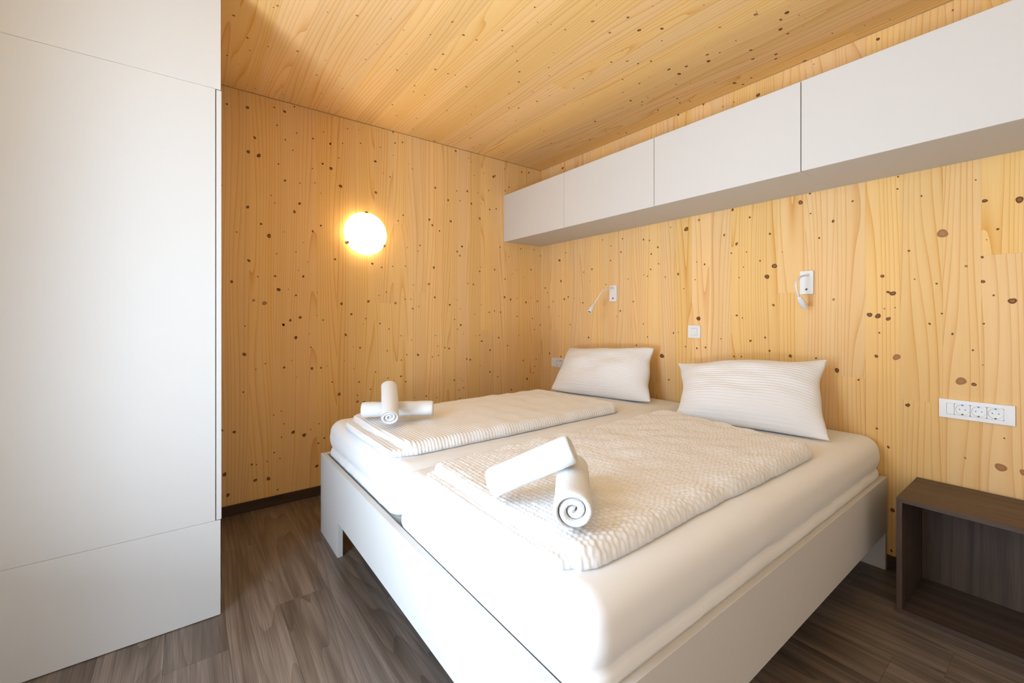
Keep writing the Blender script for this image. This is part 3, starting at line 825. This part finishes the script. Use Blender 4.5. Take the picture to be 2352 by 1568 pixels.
# ================================================================== WALL CABINETS
CY = -0.418
CZ0, CZ1 = 1.793, 2.188
xs = [0.0, 0.736, 1.484, 2.231, 2.979]
lab = ['leftmost white wall cabinet, in the corner of the two wood walls', 'second white wall cabinet from the corner of the wood walls',
       'third white wall cabinet from the corner of the wood walls', 'white wall cabinet farthest from the corner, cut off by the right edge']
for k in range(4):
    xa, xb = xs[k] + .0006, xs[k + 1] - .0006
    c = thing('wall_cabinet', lab[k], 'cabinet', ((xa + xb) / 2, CY / 2, CZ0), 'row of white cabinets high on the wood wall')
    bs = tuple(c.location)
    box('body', (xs[k] + (.0008 if k == 0 else .0001), xs[k + 1] - .0001 if k < 3 else xb, CY + .020, -.0008, CZ0 + .0005, CZ1 - .001), 'white_dull', c, 0.0004, 1, bs)
    gap = 0.0004 if k == 0 else 0.0012
    gl_ = 0.0004 if k == 1 else (0.0012 if k else 0.001)
    box('door', (xa + gl_, xb - gap, CY, CY + .0185, CZ0 - .001, CZ1), 'white', c, 0.0006, 1, bs)

# ================================================================== NIGHTSTAND
nx0, nx1, ny0, ny1, nz = 2.540, 3.140, -0.366, -0.0165, 0.448
ns = thing('nightstand', 'dark oak open-fronted nightstand beside the bed', 'nightstand', ((nx0 + nx1) / 2, (ny0 + ny1) / 2, 0))
bs = Vector(ns.location)
def nboard(name, w, l, t, mat4):
    me = board_mesh(w, l, t, 0.0008).copy()
    me.materials.clear(); me.materials.append(M['night'])
    o = link(name, me, None, ns)
    o.matrix_local = Matrix.Translation(-bs) @ mat4
    return o
tn = 0.0175
yc, dy = (ny0 + ny1) / 2, ny1 - ny0
zi = nz - 2 * tn
nboard('top_board', dy, nx1 - nx0, tn, Matrix(((0, 0, 1, nx0), (1, 0, 0, yc), (0, 1, 0, nz - tn), (0, 0, 0, 1))))
nboard('bottom_board', dy, nx1 - nx0, tn, Matrix(((0, 0, 1, nx0), (1, 0, 0, yc), (0, 1, 0, .0006), (0, 0, 0, 1))))
for xa in (nx0, nx1 - tn):
    nboard('side_board', dy, zi - .0012, tn, Matrix(((0, 1, 0, xa), (1, 0, 0, yc), (0, 0, 1, tn + .001), (0, 0, 0, 1))))
nboard('back_board', nx1 - nx0 - 2 * tn - .001, zi - .0012, .008, Matrix(((1, 0, 0, (nx0 + nx1) / 2), (0, 1, 0, ny1 - .010), (0, 0, 1, tn + .001), (0, 0, 0, 1))))

# ================================================================== WALL LAMP
LY, LZ, LR = -1.607, 1.717, 0.145
wlmp = thing('wall_lamp', 'round frosted glass wall lamp glowing warm on the wood wall', 'lamp', (0.001, LY, LZ))
lathe('back_plate', [(0.001, 0.0), (0.122, 0.0), (0.126, 0.004), (0.126, 0.022), (0.120, 0.026), (0.001, 0.026)], 'plastic', wlmp, (0, 0, 0), (1, 0, 0), 32)
prof = [(0.118, 0.0265), (LR - .008, 0.028), (LR - .002, 0.032), (LR, 0.036)]
for i in range(1, 11):
    a = math.radians(90 * i / 10)
    prof.append((max(LR * math.cos(a), 0.001), 0.036 + 0.058 * math.sin(a)))
lathe('glass_shade', prof, 'lamp', wlmp, (0, 0, 0), (1, 0, 0), 40)
for an in (90, 210, 330):
    a = math.radians(an)
    bm = bmesh.new()
    box_bm(bm, 0.020, 0.052, -0.009, 0.009, -0.003, 0.003, 0.001, 1)
    box_bm(bm, 0.048, 0.056, -0.009, 0.009, -0.014, 0.003, 0.001, 1)
    me = bm_mesh('clip', bm)
    o = link('clip', me, 'brass', wlmp)
    # local z points outwards along the rim radius
    o.matrix_local = Matrix.Rotation(a - math.pi / 2, 4, 'X') @ Matrix.Translation((0, 0, LR + .003))

# ================================================================== READING LIGHTS
def rounded_plate(name, x0, x1, z0, z1, t, mat, parent, base, r=0.005, y=-0.0008):
    bm = bmesh.new()
    box_bm(bm, x0 - base[0], x1 - base[0], y - t - base[1], y - base[1], z0 - base[2], z1 - base[2])
    es = [e for e in bm.edges if abs((e.verts[0].co - e.verts[1].co).normalized().y) > .9]
    bmesh.ops.bevel(bm, geom=es, offset=r, segments=4, affect='EDGES', profile=0.5)
    return link(name, bm_mesh(name, bm), mat, parent)

def reading_light(label, x0, x1, z0, z1, t, arm, head):
    c = thing('reading_light', label, 'light', ((x0 + x1) / 2, 0, (z0 + z1) / 2), 'flexible reading lights on the wood wall')
    base = tuple(c.location)
    sub = lambda p: (p[0] - base[0], p[1] - base[1], p[2] - base[2])
    rounded_plate('wall_plate', x0, x1, z0, z1, t, 'plastic', c, base)
    tube('flexible_arm', [sub(p) for p in arm], 0.0048, 'plastic', c, 12, 48)
    d = (Vector(head[1]) - Vector(head[0]))
    h = d.length
    hd = lathe('lamp_head', [(0.001, 0), (0.0085, 0), (0.0095, .002), (0.0105, .014), (0.0135, .018), (0.0145, h - .002), (0.0140, h), (0.0112, h), (0.0108, h - .006), (0.001, h - .006)], 'plastic', c, sub(head[0]), d, 24)
    lathe('lens', [(0.001, 0), (0.0103, 0), (0.0103, .002), (0.001, .002)], 'dark', hd, Vector(sub(head[0])) + d.normalized() * (h - .0055), d, 24)
    sw = ((x0 + x1) / 2 + .001, -t - .0008, z0 + (z1 - z0) * 0.2)
    lathe('button_ring', [(0.0028, 0), (0.0062, 0), (0.0062, .0022), (0.0052, .0028), (0.0028, .0022)], 'metal', c, sub(sw), (0, -1, 0), 20)
    lathe('button', [(0.0005, 0), (0.0036, 0), (0.0034, .003), (0.0005, .0034)], 'dark', c, sub(sw), (0, -1, 0), 16)
reading_light('reading light with arm stretched down to the left, above the corner pillow', 0.812, 0.880, 1.268, 1.388, 0.014,
              ((.858, -.010, 1.367), (.856, -.055, 1.364), (.853, -.130, 1.347), (.852, -.173, 1.304), (.850, -.233, 1.237)), ((.850, -.230, 1.241), (.850, -.276, 1.186)))
reading_light('reading light with arm curled into a hook, on the right above the front pillow', 2.088, 2.147, 1.269, 1.389, 0.016,
              ((2.126, -.010, 1.366), (2.125, -.060, 1.362), (2.124, -.125, 1.348), (2.124, -.168, 1.312), (2.125, -.153, 1.272), (2.125, -.132, 1.248)), ((2.125, -.134, 1.250), (2.127, -.066, 1.201)))

# ================================================================== SWITCH AND SOCKET STRIPS
sw = thing('light_switch', 'square white light switch on the wood wall between the two pillows', 'switch', (1.494, 0, 1.058))
bs = tuple(sw.location)
def frame_plate(name, x0, x1, z0, z1, hx0, hx1, hz0, hz1, t, parent, base):
    bm = bmesh.new()
    for b_ in ((x0, hx0, z0, z1), (hx1, x1, z0, z1), (hx0, hx1, z0, hz0), (hx0, hx1, hz1, z1)):
        box_bm(bm, b_[0] - base[0], b_[1] - base[0], -.0008 - t - base[1], -.0008 - base[1], b_[2] - base[2], b_[3] - base[2])
    return link(name, bm_mesh(name, bm), 'plastic', parent)
frame_plate('frame', 1.453, 1.535, 1.018, 1.098, 1.471, 1.517, 1.036, 1.080, 0.009, sw, bs)
bm = bmesh.new()
box_bm(bm, -.0222, .0222, -.0135, -.0010, -.0212, .0212, .0012, 2)
for v in bm.verts:
    if v.co.y < -.008:
        v.co.y += 0.0012 * v.co.x / .0222
link('rocker', bm_mesh('rocker', bm), 'plastic', sw)

def socket_strip(label, x0, x1, z0, z1):
    c = thing('socket_strip', label, 'socket', ((x0 + x1) / 2, 0, (z0 + z1) / 2), 'triple wall socket strips')
    base = tuple(c.location)
    W_, Hh = x1 - x0, z1 - z0
    hx0, hx1 = x0 + W_ * 0.105, x0 + W_ * 0.865
    hz0, hz1 = z0 + Hh * 0.20, z1 - Hh * 0.20
    frame_plate('frame', x0, x1, z0, z1, hx0, hx1, hz0, hz1, 0.009, c, base)
    p = (hx1 - hx0) / 7.0
    box('blank_module', (hx0 + .0005, hx0 + p - .0005, -.0085, -.001, hz0 + .0005, hz1 - .0005), 'plastic', c, 0.0005, 1, base)
    for k in range(3):
        xa = hx0 + p * (1 + 2 * k)
        xm, zm = xa + p, (z0 + z1) / 2
        R_ = min(p, (hz1 - hz0) / 2) * 0.90
        # square insert with a round well
        n = 40
        co, fa = [], []
        sq = []
        for j in range(n):
            an = 2 * math.pi * (j + .5) / n
            cx_, cz_ = math.cos(an), math.sin(an)
            m_ = max(abs(cx_) / (p - .0006), abs(cz_) / ((hz1 - hz0) / 2 - .0006))
            sq.append((cx_ / m_, cz_ / m_))
        yf, yb = -.0088, -.0012
        for (ring, yy) in ((sq, yb), (sq, yf), ([(R_ * math.cos(2 * math.pi * (j + .5) / n), R_ * math.sin(2 * math.pi * (j + .5) / n)) for j in range(n)], yf),
                           ([(R_ * .96 * math.cos(2 * math.pi * (j + .5) / n), R_ * .96 * math.sin(2 * math.pi * (j + .5) / n)) for j in range(n)], yb - .0004)):
            for (a, b_) in ring:
                co.append((xm + a - base[0], yy, zm + b_ - base[2]))
        for q in range(3):
            for j in range(n):
                fa.append((q * n + j, q * n + (j + 1) % n, (q + 1) * n + (j + 1) % n, (q + 1) * n + j))
        fa.append(tuple(3 * n + j for j in range(n)))
        s_ = link('socket', np_mesh('socket', co, fa, False), 'plastic', c)
        for sx in (-1, 1):
            lathe('pin_hole', [(0.0004, 0), (0.0022, 0), (0.0022, .0006), (0.0004, .0006)], 'metal', s_, (xm + sx * .0085 - base[0], -.0017, zm - base[2]), (0, -1, 0), 12)
        for sz in (-1, 1):
            box('earth_contact', (xm - .0022, xm + .0022, -.0095, -.0018, zm + sz * R_ * .93 - .0018, zm + sz * R_ * .93 + .0018), 'dark', s_, 0, 1, base)
socket_strip('white strip of three wall sockets above the dark nightstand', 2.609, 2.821, 0.726, 0.8035)
socket_strip('white strip of three wall sockets half hidden behind the corner pillow', 0.157, 0.369, 0.716, 0.7935)
